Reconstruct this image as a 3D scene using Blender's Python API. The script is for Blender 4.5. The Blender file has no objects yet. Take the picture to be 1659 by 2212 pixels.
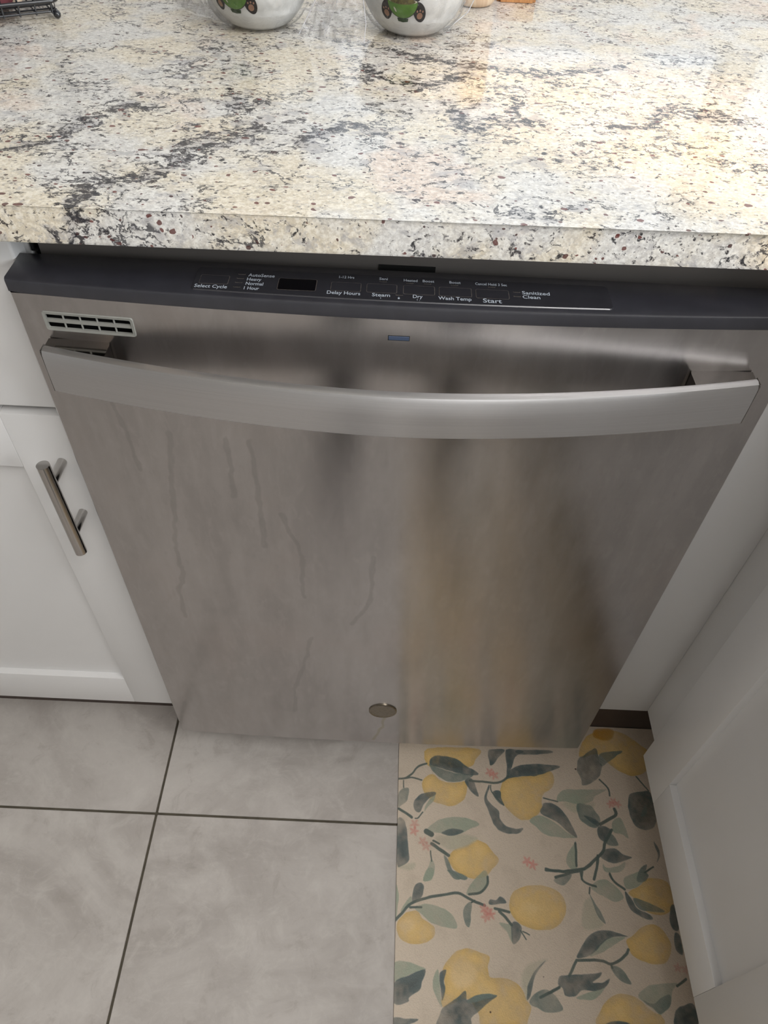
import bpy, bmesh, math, random
import numpy as np
from mathutils import Vector, Matrix

# ------------------------------------------------------------------ camera
scene = bpy.context.scene
COL = scene.collection
cam_d = bpy.data.cameras.new('camera')
cam_d.sensor_fit = 'HORIZONTAL'; cam_d.sensor_width = 36.0; cam_d.lens = 36.0 * 0.95422
cam_d.clip_start = 0.01
cam = bpy.data.objects.new('camera', cam_d); COL.objects.link(cam)
_r = Vector((0.99889702, 0.03300901, 0.0333939)); _u = Vector((-0.04684734, 0.7486898, 0.66126311)); _f = Vector((0.00317403, 0.66209817, -0.7494104))
cam.matrix_world = Matrix(((_r.x, _u.x, -_f.x, 0.2873), (_r.y, _u.y, -_f.y, -0.4774), (_r.z, _u.z, -_f.z, 1.1501), (0, 0, 0, 1)))
scene.camera = cam

# ------------------------------------------------------------------ world, lights, exposure
scene.view_settings.view_transform = 'Standard'
scene.view_settings.look = 'None'
scene.view_settings.exposure = 0.03
scene.view_settings.gamma = 1.0
scene.view_settings.use_curve_mapping = False
scene.cycles.use_denoising = True
scene.cycles.max_bounces = 10
scene.cycles.transparent_max_bounces = 16
world = bpy.data.worlds.new('world'); scene.world = world; world.use_nodes = True
world.node_tree.nodes['Background'].inputs[0].default_value = (0.86, 0.93, 1.0, 1)
world.node_tree.nodes['Background'].inputs[1].default_value = 0.90

def area(name, loc, target, sx, sy, power, color):
    d = bpy.data.lights.new(name, 'AREA'); d.shape = 'RECTANGLE'; d.size = sx; d.size_y = sy
    d.energy = power; d.color = color
    o = bpy.data.objects.new(name, d); COL.objects.link(o); o.location = loc
    o.rotation_euler = (Vector(target) - Vector(loc)).to_track_quat('-Z', 'Y').to_euler()
    return o
area('back_window_daylight', (0.77, 0.80, 1.50), (0.65, -0.3, 0.9), 1.25, 1.05, 2.2, (0.90, 0.96, 1.0))
area('right_window_daylight', (2.52, -1.15, 1.60), (0.2, -0.9, 0.75), 1.5, 1.1, 46, (0.93, 0.97, 1.0))
area('ceiling_lamp_light', (0.98, -1.15, 2.39), (0.90, -1.1, 0.0), 1.25, 0.6, 30, (1.0, 0.985, 0.975))
area('small_lamp_light', (-0.78, -1.5, 2.30), (-0.4, -0.6, 0.6), 0.10, 0.10, 1.2, (1.0, 0.80, 0.58))
sd = bpy.data.lights.new('low_sun_beam', 'SPOT'); sd.energy = 850; sd.color = (1.0, 0.62, 0.26); sd.spot_size = math.radians(6.4); sd.spot_blend = 0.75; sd.shadow_soft_size = 0.03
so = bpy.data.objects.new('low_sun_beam', sd); COL.objects.link(so); so.location = (3.1, -1.0, 2.0)
so.rotation_euler = (Vector((0.672, 0.13, 0.908)) - Vector((3.1, -1.0, 2.0))).to_track_quat('-Z', 'Y').to_euler()

# ------------------------------------------------------------------ node helper
class N:
    def __init__(s, name):
        s.mat = bpy.data.materials.new(name); s.mat.use_nodes = True
        s.t = s.mat.node_tree; s.b = s.t.nodes['Principled BSDF']; s.out = s.t.nodes['Material Output']
    def new(s, typ, **k):
        n = s.t.nodes.new(typ)
        for a, v in k.items(): setattr(n, a, v)
        return n
    def put(s, sock, v):
        if isinstance(v, bpy.types.NodeSocket): s.t.links.new(v, sock)
        elif v is not None:
            if sock.type == 'RGBA' and len(v) == 3: v = (*v, 1)
            sock.default_value = v
    def m(s, op, a, b=None, c=None, clamp=False):
        n = s.new('ShaderNodeMath', operation=op, use_clamp=clamp)
        for i, v in enumerate((a, b, c)):
            if v is not None: s.put(n.inputs[i], v)
        return n.outputs[0]
    def v(s, op, a, b=None, scale=None):
        n = s.new('ShaderNodeVectorMath', operation=op); s.put(n.inputs[0], a)
        if b is not None: s.put(n.inputs[1], b)
        if scale is not None: s.put(n.inputs['Scale'], scale)
        return n.outputs['Value' if op in ('DOT_PRODUCT', 'LENGTH', 'DISTANCE') else 'Vector']
    def coord(s, kind='Object'): return s.new('ShaderNodeTexCoord').outputs[kind]
    def map(s, vec, scale=(1, 1, 1), rot=(0, 0, 0), loc=(0, 0, 0)):
        n = s.new('ShaderNodeMapping'); s.put(n.inputs[0], vec)
        n.inputs['Scale'].default_value = scale; n.inputs['Rotation'].default_value = rot; n.inputs['Location'].default_value = loc
        return n.outputs[0]
    def noise(s, vec, scale, detail=3, rough=.5, dist=0, out='Fac'):
        n = s.new('ShaderNodeTexNoise'); s.put(n.inputs['Vector'], vec); n.inputs['Scale'].default_value = scale
        n.inputs['Detail'].default_value = detail; n.inputs['Roughness'].default_value = rough; n.inputs['Distortion'].default_value = dist
        return n.outputs[out]
    def vor(s, vec, scale, out='Distance', rnd=1.0):
        n = s.new('ShaderNodeTexVoronoi'); s.put(n.inputs['Vector'], vec); n.inputs['Scale'].default_value = scale
        n.inputs['Randomness'].default_value = rnd
        return n.outputs[out]
    def step(s, v, lo, hi, to=(0, 1)):
        n = s.new('ShaderNodeMapRange', interpolation_type='SMOOTHSTEP'); s.put(n.inputs[0], v)
        s.put(n.inputs[1], lo); s.put(n.inputs[2], hi); n.inputs[3].default_value = to[0]; n.inputs[4].default_value = to[1]
        return n.outputs[0]
    def mix(s, f, a, b, mode='MIX'):
        n = s.new('ShaderNodeMix', data_type='RGBA', blend_type=mode); s.put(n.inputs[0], f); s.put(n.inputs[6], a); s.put(n.inputs[7], b)
        return n.outputs[2]
    def bump(s, h, strength=.2, dist=.001, normal=None):
        n = s.new('ShaderNodeBump'); s.put(n.inputs['Height'], h); n.inputs['Strength'].default_value = strength; n.inputs['Distance'].default_value = dist
        if normal is not None: s.put(n.inputs['Normal'], normal)
        return n.outputs[0]
    def seg(s, px, py, pts):
        """distance (m) from (px,py) to a polyline"""
        best = None
        for (ax, ay), (bx, by) in zip(pts, pts[1:]):
            dx, dy = bx - ax, by - ay; L = dx * dx + dy * dy
            ux = s.m('SUBTRACT', px, ax); uy = s.m('SUBTRACT', py, ay)
            h = s.m('MULTIPLY_ADD', ux, dx / L, s.m('MULTIPLY', uy, dy / L), clamp=True)
            ex = s.m('MULTIPLY_ADD', h, -dx, ux); ey = s.m('MULTIPLY_ADD', h, -dy, uy)
            d = s.m('SQRT', s.m('MULTIPLY_ADD', ex, ex, s.m('MULTIPLY', ey, ey)))
            best = d if best is None else s.m('MINIMUM', best, d)
        return best
    def set(s, **k):
        al = dict(base='Base Color', rough='Roughness', metal='Metallic', normal='Normal', spec='Specular IOR Level', coat='Coat Weight', crough='Coat Roughness',
                  alpha='Alpha', trans='Transmission Weight', ior='IOR', aniso='Anisotropic', tangent='Tangent', emit='Emission Color', estr='Emission Strength', sub='Subsurface Weight')
        for a, v in k.items(): s.put(s.b.inputs[al[a]], v)
        return s.mat

def srgb(r, g, b):
    f = lambda c: (c / 255 / 12.92) if c / 255 <= .04045 else ((c / 255 + .055) / 1.055) ** 2.4
    return (f(r), f(g), f(b))

def simple(name, col, rough=.5, metal=0., var=.06, scale=30, bumps=0., **k):
    n = N(name); P = n.coord()
    f = n.noise(P, scale, 4)
    c = n.mix(n.step(f, .3, .7), tuple(x * (1 - var) for x in col), tuple(min(1, x * (1 + var)) for x in col))
    kw = dict(base=c, rough=rough, metal=metal); kw.update(k)
    if bumps: kw['normal'] = n.bump(n.noise(P, scale * 12, 3), bumps, .0005)
    return n.set(**kw)

# ------------------------------------------------------------------ materials
def make_granite():
    n = N('granite'); P0 = n.coord()
    w = n.v('SUBTRACT', n.noise(P0, 28, 4, .6, out='Color'), (.5, .5, .5))
    P = n.v('ADD', P0, n.v('SCALE', w, scale=.022))
    sep = n.new('ShaderNodeSeparateXYZ'); n.put(sep.inputs[0], P0)
    sp = n.new('ShaderNodeSeparateXYZ'); n.put(sp.inputs[0], n.v('ADD', P0, n.v('SCALE', w, scale=.045)))
    Pe = n.map(P, scale=(.95, 1.35, 1.15), rot=(0, .5, math.radians(-14)))
    # ground colours
    g = n.mix(n.step(n.noise(P, 16, 4), .38, .62), srgb(233, 220, 194), srgb(224, 222, 218))
    g = n.mix(n.step(n.noise(P, 9, 3, .5, 1), .55, .72), g, srgb(234, 212, 194))
    g = n.mix(n.step(n.noise(P0, 330, 4, .7), .40, .64), n.mix(.32, g, srgb(150, 142, 132)), n.mix(.35, g, (.93, .92, .87)))
    g = n.mix(n.m('MULTIPLY', n.step(n.vor(Pe, 150), .30, .12), .35), g, srgb(240, 236, 226))
    gr = n.noise(n.map(P0, scale=(1, 1.5, 1.3)), 185, 6, .72, .2)
    g = n.mix(n.m('MULTIPLY', n.step(gr, .50, .66), .42), g, srgb(150, 146, 146))
    g = n.mix(n.m('MULTIPLY', n.step(gr, .47, .36), .40), g, srgb(244, 240, 230))
    # clouds of translucent grey
    veins = [[(.068, -.02), (.066, .031), (.11, .054), (.127, .083), (.163, .121), (.166, .144)], [(.117, .082), (.131, .117), (.174, .141)],
             [(.03, .135), (.058, .17), (.08, .177)], [(-.03, .06), (.026, .105), (.037, .138), (.052, .164)], [(.143, .217), (.152, .185), (.167, .194)],
             [(.248, .303), (.275, .269), (.301, .249), (.344, .291)], [(.335, .205), (.347, .166), (.359, .173)], [(.472, .177), (.497, .184), (.528, .235), (.58, .199)],
             [(.206, .126), (.248, .159), (.275, .144)], [(.364, .193), (.391, .176), (.388, .238)], [(.25, .36), (.30, .33), (.42, .30), (.5, .33)]]
    d = None
    for vv in veins:
        q = n.seg(sp.outputs[0], sp.outputs[1], vv); d = q if d is None else n.m('MINIMUM', d, q)
    near = n.step(d, .016, .002)
    halo = n.step(d, .045, .008)
    clus = n.step(n.noise(P, 11, 3, .55, .8), .44, .66)
    edge = n.m('MULTIPLY', n.step(sep.outputs[2], .9065, .9035), n.m('MULTIPLY', n.step(n.noise(P, 17, 3, .5, .6), .42, .58), .50))
    dens = n.m('MAXIMUM', n.m('MAXIMUM', edge, n.m('MULTIPLY', near, 1.6)), n.m('MAXIMUM', n.m('MULTIPLY', halo, .6), n.m('MULTIPLY', clus, .62)))
    grey = n.noise(Pe, 52, 5, .62)
    th = n.m('MULTIPLY_ADD', dens, -.10, .580)
    g = n.mix(n.m('MULTIPLY', n.step(grey, th, n.m('ADD', th, .09)), .50), g, srgb(156, 154, 158))
    # black flecks
    fl = n.noise(Pe, 128, 6, .66, .3)
    th2 = n.m('MULTIPLY_ADD', dens, -.090, .603)
    k = n.m('MULTIPLY', n.step(fl, th2, n.m('ADD', th2, .045)), n.step(n.noise(P0, 420, 3, .6), .34, .50, (.55, 1)))
    g = n.mix(n.m('MULTIPLY', k, .94), g, n.mix(n.step(n.noise(P, 60, 2), .45, .6), srgb(26, 26, 34), srgb(50, 44, 46)))
    rd = n.noise(Pe, 34, 5, .6, .3)
    ridge = n.m('MULTIPLY', n.step(n.m('ABSOLUTE', n.m('SUBTRACT', rd, .5)), .022, .008), n.step(n.m('ADD', n.noise(P, 24, 3), n.m('MULTIPLY', dens, .10)), .54, .60))
    g = n.mix(n.m('MULTIPLY', ridge, .85), g, srgb(40, 40, 48))
    fl2 = n.noise(n.map(Pe, loc=(3, 1, 2)), 230, 4, .6)
    g = n.mix(n.m('MULTIPLY', n.step(fl2, n.m('MULTIPLY_ADD', dens, -.05, .625), .665), .8), g, srgb(78, 76, 82))
    # burgundy garnets
    for sc, sz, pick, off in ((120, .34, .86, 0), (190, .36, .90, 7)):
        Pg = n.map(n.v('ADD', P0, n.v('SCALE', w, scale=.014)), scale=(1, 1.35, 1.2), loc=(off, off, off))
        v = n.new('ShaderNodeTexVoronoi'); n.put(v.inputs['Vector'], Pg); v.inputs['Scale'].default_value = sc
        sc_ = n.new('ShaderNodeSeparateColor'); n.put(sc_.inputs[0], v.outputs['Color'])
        rad = n.m('MULTIPLY', sc_.outputs[1], sz)
        mk = n.m('MULTIPLY', n.step(v.outputs['Distance'], n.m('ADD', rad, .03), rad), n.m('GREATER_THAN', n.m('MULTIPLY_ADD', dens, .10, sc_.outputs[0]), pick))
        g = n.mix(n.m('MULTIPLY', mk, .9), g, n.mix(sc_.outputs[2], srgb(48, 24, 28), srgb(112, 56, 50)))
    return n.set(base=g, rough=n.step(fl, .4, .7, (.07, .12)), spec=.42, coat=.0)

def make_steel(name, tone, rough, drips=True, smear=1.0, aniso=.7, lines=.12):
    n = N(name); P = n.coord()
    sep = n.new('ShaderNodeSeparateXYZ')
    w = n.v('SUBTRACT', n.noise(P, 55, 3, out='Color'), (.5, .5, .5))
    n.put(sep.inputs[0], n.v('ADD', P, n.v('SCALE', w, scale=.010)))
    brush = n.noise(n.map(P, scale=(3, 3, 900)), 1.6, 3, .7)
    cloud = n.noise(n.map(P, scale=(9, 9, 3.4)), 1.6, 6, .6, .5)
    streak = n.noise(n.map(P, scale=(60, 60, 4.5), rot=(0, .12, 0)), 1.0, 5, .6, .1)
    wipe = n.noise(n.map(P, scale=(14, 14, 5), rot=(0, -.7, 0)), 1.5, 5, .6, .2)
    s = n.m('ADD', n.m('MULTIPLY', n.step(cloud, .35, .68), .5), n.m('ADD', n.m('MULTIPLY', n.step(streak, .42, .7), .28), n.m('MULTIPLY', n.step(wipe, .42, .66), .28)))
    s = n.m('MULTIPLY', s, smear)
    c = n.mix(s, tuple(x * .90 for x in tone), tuple(min(1, x * 1.12) for x in tone))
    scuff = n.noise(n.map(P, scale=(70, 70, 26), rot=(0, .55, 0)), 1.4, 6, .7, .3)
    c = n.mix(n.m('MULTIPLY', n.step(scuff, .50, .66), .30 * smear), c, tuple(min(1, x * 1.2) for x in tone))
    c = n.mix(n.m('MULTIPLY', n.step(scuff, .44, .32), .30 * smear), c, tuple(x * .82 for x in tone))
    c = n.mix(n.m('MULTIPLY', n.step(n.noise(P, 7, 3), .5, .7), .25 * smear), c, (tone[0] * 1.05, tone[1] * .97, tone[2] * .93))
    c = n.mix(lines, c, n.mix(brush, (0.25, .25, .25), (1, 1, 1)), 'MULTIPLY')
    r = n.m('MULTIPLY_ADD', s, .05, rough)
    if drips:
        D = [[(.097, .705), (.073, .539), (.072, .49), (.062, .463), (.061, .406)], [(.147, .703), (.147, .662), (.146, .627)], [(.168, .704), (.17, .639), (.168, .554)],
             [(.209, .378), (.196, .309), (.182, .246), (.177, .177)], [(.053, .739), (.059, .692), (.06, .656)], [(.19, .607), (.207, .542), (.204, .465)], [(.281, .547), (.279, .462), (.258, .413)]]
        d = None
        for vv in D:
            q = n.seg(sep.outputs[0], sep.outputs[2], vv); d = q if d is None else n.m('MINIMUM', d, q)
        wd = n.m('MULTIPLY_ADD', n.noise(P, 30, 2), .0042, -.0006)
        k = n.m('MULTIPLY', n.step(d, n.m('ADD', wd, .0018), wd), .34)
        c = n.mix(k, c, tuple(x * .62 for x in tone))
        q = n.seg(sep.outputs[0], sep.outputs[2], [(.306, .185), (.303, .145), (.292, .098)])
        c = n.mix(n.m('MULTIPLY', n.step(q, .003, .0012), .5), c, srgb(168, 160, 128))
    nb = n.bump(brush, .03, .0003)
    tg = n.new('ShaderNodeTangent', direction_type='UV_MAP'); tg.uv_map = 'UVMap'
    kw = dict(base=c, metal=1.0, rough=r, normal=nb)
    if aniso: kw.update(aniso=aniso, tangent=tg.outputs[0])
    return n.set(**kw)

M = {}
M['granite'] = make_granite()
M['steel'] = make_steel('brushed_steel_door', (.52, .50, .495), .21, aniso=.86)
M['steel_handle'] = make_steel('brushed_steel_handle', (.74, .73, .735), .36, drips=False, smear=.06, lines=.30)
M['steel_post'] = make_steel('polished_steel_post', (.27, .25, .235), .10, drips=False, smear=.5, aniso=0)
M['pull'] = make_steel('satin_nickel', (.56, .54, .52), .16, drips=False, smear=.3, aniso=0)
M['black_plastic'] = simple('charcoal_plastic', srgb(44, 44, 50), .30, var=.10, scale=60, bumps=.05, spec=.75)
M['inset_plastic'] = simple('charcoal_overlay', srgb(42, 42, 47), .27, spec=.75, var=.06, scale=80, bumps=.03)
M['groove'] = simple('worn_groove', srgb(86, 80, 76), .5, var=.4, scale=400)
M['display'] = simple('display_glass', (.002, .002, .003), .06, var=.1)
M['void'] = simple('unlit_recess', (.006, .006, .006), .9)
M['ink'] = simple('pale_print', srgb(176, 184, 194), .5, var=.03)
M['vent'] = simple('grey_green_plastic', srgb(138, 138, 132), .5, var=.05, scale=120)
M['lamp'] = simple('blue_grey_lens', srgb(70, 82, 104), .15, var=.08)
M['badge'] = simple('bronze_badge', (.24, .21, .165), .28, metal=1, var=.1, scale=300)
M['tub'] = simple('grey_trim', srgb(132, 127, 124), .42, var=.06, scale=14, metal=.3)
M['white'] = simple('white_cabinet_paint', srgb(226, 225, 224), .38, var=.018, scale=6, bumps=.04)
M['toe'] = simple('brown_toe_board', srgb(74, 62, 56), .6, var=.1, scale=20)
M['wall'] = simple('wall_paint', srgb(206, 205, 203), .8, var=.02, scale=4)
M['ceil'] = simple('ceiling_paint', srgb(236, 234, 230), .9, var=.01, scale=4)
M['stand_in_dark'] = simple('dark_stand_in', srgb(22, 20, 20), .6, var=.2, scale=10)  # near-black for the added leg stand-ins mirrored in the door
M['black_wire'] = simple('black_wire', (.012, .013, .017), .22, var=.1, scale=200, spec=.8)
M['maroon'] = simple('maroon_cloth', srgb(84, 30, 38), .75, var=.15, scale=90, bumps=.2)
M['beige'] = simple('beige_trim', srgb(196, 176, 156), .7, var=.1, scale=90)
M['hem'] = simple('rolled_film_edge', srgb(232, 232, 236), .08, var=.02, trans=.35)
M['ceramic'] = simple('white_glaze', srgb(240, 241, 240), .12, var=.01, scale=10, coat=.4)
M['green'] = simple('green_print', srgb(104, 150, 62), .3, var=.15, scale=160)
M['green_d'] = simple('dark_green_print', srgb(40, 66, 32), .3)
M['ink_black'] = simple('black_print', srgb(34, 30, 34), .3, var=.25, scale=300)
M['paw'] = simple('tan_print', srgb(176, 136, 112), .35, var=.1, scale=200)
M['noodle'] = simple('noodle_print', srgb(112, 104, 60), .35, var=.4, scale=500)
M['cream_print'] = simple('cream_print', srgb(235, 232, 215), .35)
M['grout'] = simple('grout', srgb(84, 78, 66), .9, var=.15, scale=90)

def make_wood(name, a, b):
    n = N(name); P = n.coord()
    g = n.noise(n.map(P, scale=(60, 8, 8)), 4, 4, .6, .5)
    return n.set(base=n.mix(n.step(g, .35, .65), a, b), rough=.5, normal=n.bump(g, .1, .0005))
M['wood_pale'] = make_wood('pale_wood', srgb(206, 176, 146), srgb(222, 198, 170))
M['wood_orange'] = make_wood('orange_wood', srgb(176, 120, 74), srgb(200, 146, 94))

def make_tile():
    n = N('grey_porcelain_tile'); P = n.coord()
    oi = n.new('ShaderNodeObjectInfo'); off = n.v('SCALE', (1.0, 1.0, 1.0), scale=n.m('MULTIPLY', oi.outputs['Random'], 20))
    Q = n.v('ADD', P, off)
    a = n.noise(n.map(Q, scale=(1, 1.25, 1), rot=(0, 0, .5)), 4.5, 8, .62, 1.2)
    b = n.noise(Q, 26, 6, .7, .6); c = n.noise(Q, 160, 4, .7)
    col = n.mix(n.step(a, .32, .68), srgb(180, 173, 167), srgb(206, 200, 194))
    col = n.mix(n.m('MULTIPLY', n.step(b, .48, .70), .45), col, srgb(214, 209, 202))
    col = n.mix(n.m('MULTIPLY', n.step(b, .46, .30), .30), col, srgb(150, 141, 133))
    col = n.mix(.16, col, n.mix(c, (.45, .45, .45), (1, 1, 1)), 'MULTIPLY')
    vn = n.noise(n.map(Q, scale=(1, 2.2, 1), rot=(0, 0, -.5)), 5, 6, .55, 1.5)
    line = n.m('ABSOLUTE', n.m('SUBTRACT', vn, .5))
    col = n.mix(n.m('MULTIPLY', n.step(line, .014, .002), .10), col, srgb(220, 215, 208))
    return n.set(base=col, rough=n.step(b, .3, .7, (.36, .5)), normal=n.bump(n.m('ADD', b, n.m('MULTIPLY', c, .5)), .25, .0006))
M['tile'] = make_tile()

def make_rug():
    # the print: shapes rasterised into a generated picture, given texture by procedural noise
    RES = 2000; Wm, y0, y1 = .4375, -.69, .078
    Wp, Hp = int(Wm * RES), int((y1 - y0) * RES)
    bg = np.array(srgb(222, 206, 186), np.float32)
    img = np.empty((Hp, Wp, 3), np.float32); img[:] = bg
    C = dict(Y=(230, 192, 116), O=(200, 146, 60), y=(234, 206, 160), V=(190, 186, 162), G=(156, 166, 146), M=(114, 128, 120), D=(76, 90, 90), S=(88, 102, 96), P=(214, 142, 128), k=(70, 40, 26))  # O: lemon yellow darkened for the shade under the cabinet
    rng = np.random.RandomState(4)
    def noise2(sz):
        g = rng.rand(Hp // sz + 3, Wp // sz + 3).astype(np.float32)
        yy = np.linspace(0, Hp / sz, Hp); xx = np.linspace(0, Wp / sz, Wp)
        yi = yy.astype(int); xi = xx.astype(int); fy = (yy - yi)[:, None]; fx = (xx - xi)[None, :]
        fy = fy * fy * (3 - 2 * fy); fx = fx * fx * (3 - 2 * fx)
        return (g[yi][:, xi] * (1 - fx) + g[yi][:, xi + 1] * fx) * (1 - fy) + (g[yi + 1][:, xi] * (1 - fx) + g[yi + 1][:, xi + 1] * fx) * fy
    tex = noise2(60) * .5 + noise2(24) * .3 + noise2(9) * .2
    wx = (noise2(14) - .5) * 5; wy = (noise2(14) - .5) * 5
    def spline(p, n=6, closed=True):
        p = np.array(p, float); L = len(p); out = []
        rg = range(L if closed else L - 1)
        for i in rg:
            q = [p[(i + k) % L] if closed else p[min(max(i + k, 0), L - 1)] for k in (-1, 0, 1, 2)]
            for t in np.linspace(0, 1, n, endpoint=False):
                out.append(.5 * ((2 * q[1]) + (-q[0] + q[2]) * t + (2 * q[0] - 5 * q[1] + 4 * q[2] - q[3]) * t * t + (-q[0] + 3 * q[1] - 3 * q[2] + q[3]) * t ** 3))
        if not closed: out.append(p[-1])
        return np.array(out)
    def topx(u, v): return u * 1e-4 * RES, (v * 1e-4 - y0) * RES
    def paint(kind, pts, wd):
        col = np.array(srgb(*C[kind]), np.float32)
        q = np.array([topx(*z) for z in pts])
        pad = 8 if wd is None else wd * 1e-4 * RES + 6
        x0, x1 = int(max(0, q[:, 0].min() - pad)), int(min(Wp, q[:, 0].max() + pad))
        b0, b1 = int(max(0, q[:, 1].min() - pad)), int(min(Hp, q[:, 1].max() + pad))
        if x1 <= x0 or b1 <= b0: return
        X, Y = np.meshgrid(np.arange(x0, x1) + .5, np.arange(b0, b1) + .5)
        k = .45 if kind in 'YODGMVy' else .3
        X = X + wx[b0:b1, x0:x1] * k; Y = Y + wy[b0:b1, x0:x1] * k
        def segd(P, closed):
            d = np.full(X.shape, 1e9)
            R = list(zip(P, np.roll(P, -1, 0))) if closed else list(zip(P[:-1], P[1:]))
            for a, b in R:
                e = b - a; L = max(e @ e, 1e-9); h = np.clip(((X - a[0]) * e[0] + (Y - a[1]) * e[1]) / L, 0, 1)
                d = np.minimum(d, (X - a[0] - h * e[0]) ** 2 + (Y - a[1] - h * e[1]) ** 2)
            return np.sqrt(d)
        if kind in 'Pk':
            r = wd * 1e-4 * RES; dx, dy = X - q[0][0], Y - q[0][1]; rr = np.hypot(dx, dy); an = np.arctan2(dy, dx)
            sd = (r * (.72 + .28 * np.cos(5 * an + q[0][0])) if kind == 'P' else r * .6) - rr; soft = 1.5 if kind == 'k' else 6
        elif kind == 'S':
            P = spline(q, 4, False); sd = wd * 1e-4 * RES * .5 - segd(P, False); soft = 1.2
        else:
            P = spline(q, 4); ins = np.zeros(X.shape, bool)
            for a, b in zip(P, np.roll(P, -1, 0)):
                c = ((a[1] > Y) != (b[1] > Y)); ins ^= c & (X < (b[0] - a[0]) * (Y - a[1]) / (b[1] - a[1] + 1e-12) + a[0])
            sd = segd(P, True) * np.where(ins, 1, -1); soft = {'V': 8, 'y': 14, 'O': 5}.get(kind, 1.6)
        al = np.clip(sd / soft + .5, 0, 1)
        t = tex[b0:b1, x0:x1]
        st = {'V': .8, 'y': .6, 'P': .75, 'G': .88}.get(kind, .95)
        al = al * st * (np.clip(.72 + (t - .35) * .9, .45, 1) if kind not in 'kS' else 1)
        cc = np.repeat(col[None, None], X.shape[0], 0).repeat(X.shape[1], 1) * (.84 + .34 * t)[..., None]
        if kind == 'Y':   # brush-darkened rim
            cc = cc * (1 - .16 * np.clip(1 - sd / 16, 0, 1) * (sd > 0))[..., None]
            cc = cc + (np.array(srgb(236, 210, 160)) - cc) * (np.clip(sd / 60, 0, 1) * np.clip((t - .45) * 2.2, 0, .6))[..., None]
        if kind == 'D': cc = cc * (.8 + .5 * np.clip(1 - sd / 22, 0, 1))[..., None]
        sub = img[b0:b1, x0:x1]; sub += (cc - sub) * al[..., None]
    items = []
    for ln in RUG.strip().split('\n'):
        h, body = ln.split(':'); items.append((h[0], [tuple(map(int, z.split(','))) for z in body.split()], int(h[1:]) if len(h) > 1 else None))
    for kind, pts, wd in items:       # the repeat of the print, below the frame
        if kind != 'k': paint(kind, [(4375 - u, v - 4180) for u, v in pts], wd)
    for kind, pts, wd in items: paint(kind, pts, wd)
    im = bpy.data.images.new('lemon_print', Wp, Hp, float_buffer=False)
    lin = np.clip(img, 0, 1); s = np.where(lin <= .0031308, lin * 12.92, 1.055 * lin ** (1 / 2.4) - .055)
    px = np.ones((Hp, Wp, 4), np.float32); px[..., :3] = s
    im.pixels.foreach_set(px.ravel()); im.update(); im.pack()
    n = N('printed_vinyl'); P = n.coord()
    sep = n.new('ShaderNodeSeparateXYZ'); n.put(sep.inputs[0], P)
    cb = n.new('ShaderNodeCombineXYZ')
    n.put(cb.inputs[0], n.m('DIVIDE', sep.outputs[0], Wm)); n.put(cb.inputs[1], n.m('DIVIDE', n.m('SUBTRACT', sep.outputs[1], y0), y1 - y0))
    ti = n.new('ShaderNodeTexImage', image=im, extension='EXTEND', interpolation='Cubic'); n.put(ti.inputs[0], cb.outputs[0])
    c = n.mix(n.m('MULTIPLY', n.step(n.noise(P, 22, 5, .65), .5, .7), .22), ti.outputs[0], srgb(176, 160, 140))
    pebble = n.vor(P, 520)
    c = n.mix(.14, c, n.mix(pebble, (1, 1, 1), (.3, .3, .3)), 'MULTIPLY')
    return n.set(base=c, rough=.55, normal=n.bump(n.m('ADD', pebble, n.noise(P, 300, 3)), .45, .0006))

def make_plastic(nm, lo, hi):
    n = N(nm); P = n.coord()
    w = n.noise(P, 70, 5, .7, 1.5)
    nb = n.bump(n.m('ABSOLUTE', n.m('SUBTRACT', w, .5)), .9, .004)
    tr = n.new('ShaderNodeBsdfTransparent'); tr.inputs[0].default_value = (.995, .993, .99, 1)
    gl = n.new('ShaderNodeBsdfGlossy'); gl.inputs['Roughness'].default_value = .12; n.put(gl.inputs['Normal'], nb)
    df = n.new('ShaderNodeBsdfDiffuse'); df.inputs[0].default_value = (.8, .78, .78, 1)
    fr = n.new('ShaderNodeFresnel'); fr.inputs[0].default_value = 1.5; n.put(fr.inputs['Normal'], nb)
    m1 = n.new('ShaderNodeMixShader'); n.put(m1.inputs[0], n.m('MULTIPLY_ADD', fr.outputs[0], .75, .0)); n.put(m1.inputs[1], tr.outputs[0]); n.put(m1.inputs[2], gl.outputs[0])
    m2 = n.new('ShaderNodeMixShader'); n.put(m2.inputs[0], n.step(w, .5, .66, (lo, hi))); n.put(m2.inputs[1], m1.outputs[0]); n.put(m2.inputs[2], df.outputs[0])
    n.t.links.new(m2.outputs[0], n.out.inputs[0])
    return n.mat
M['film'] = make_plastic('clear_film', .10, .42)
M['film_thin'] = make_plastic('clear_film_stretched', .0, .04)

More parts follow.
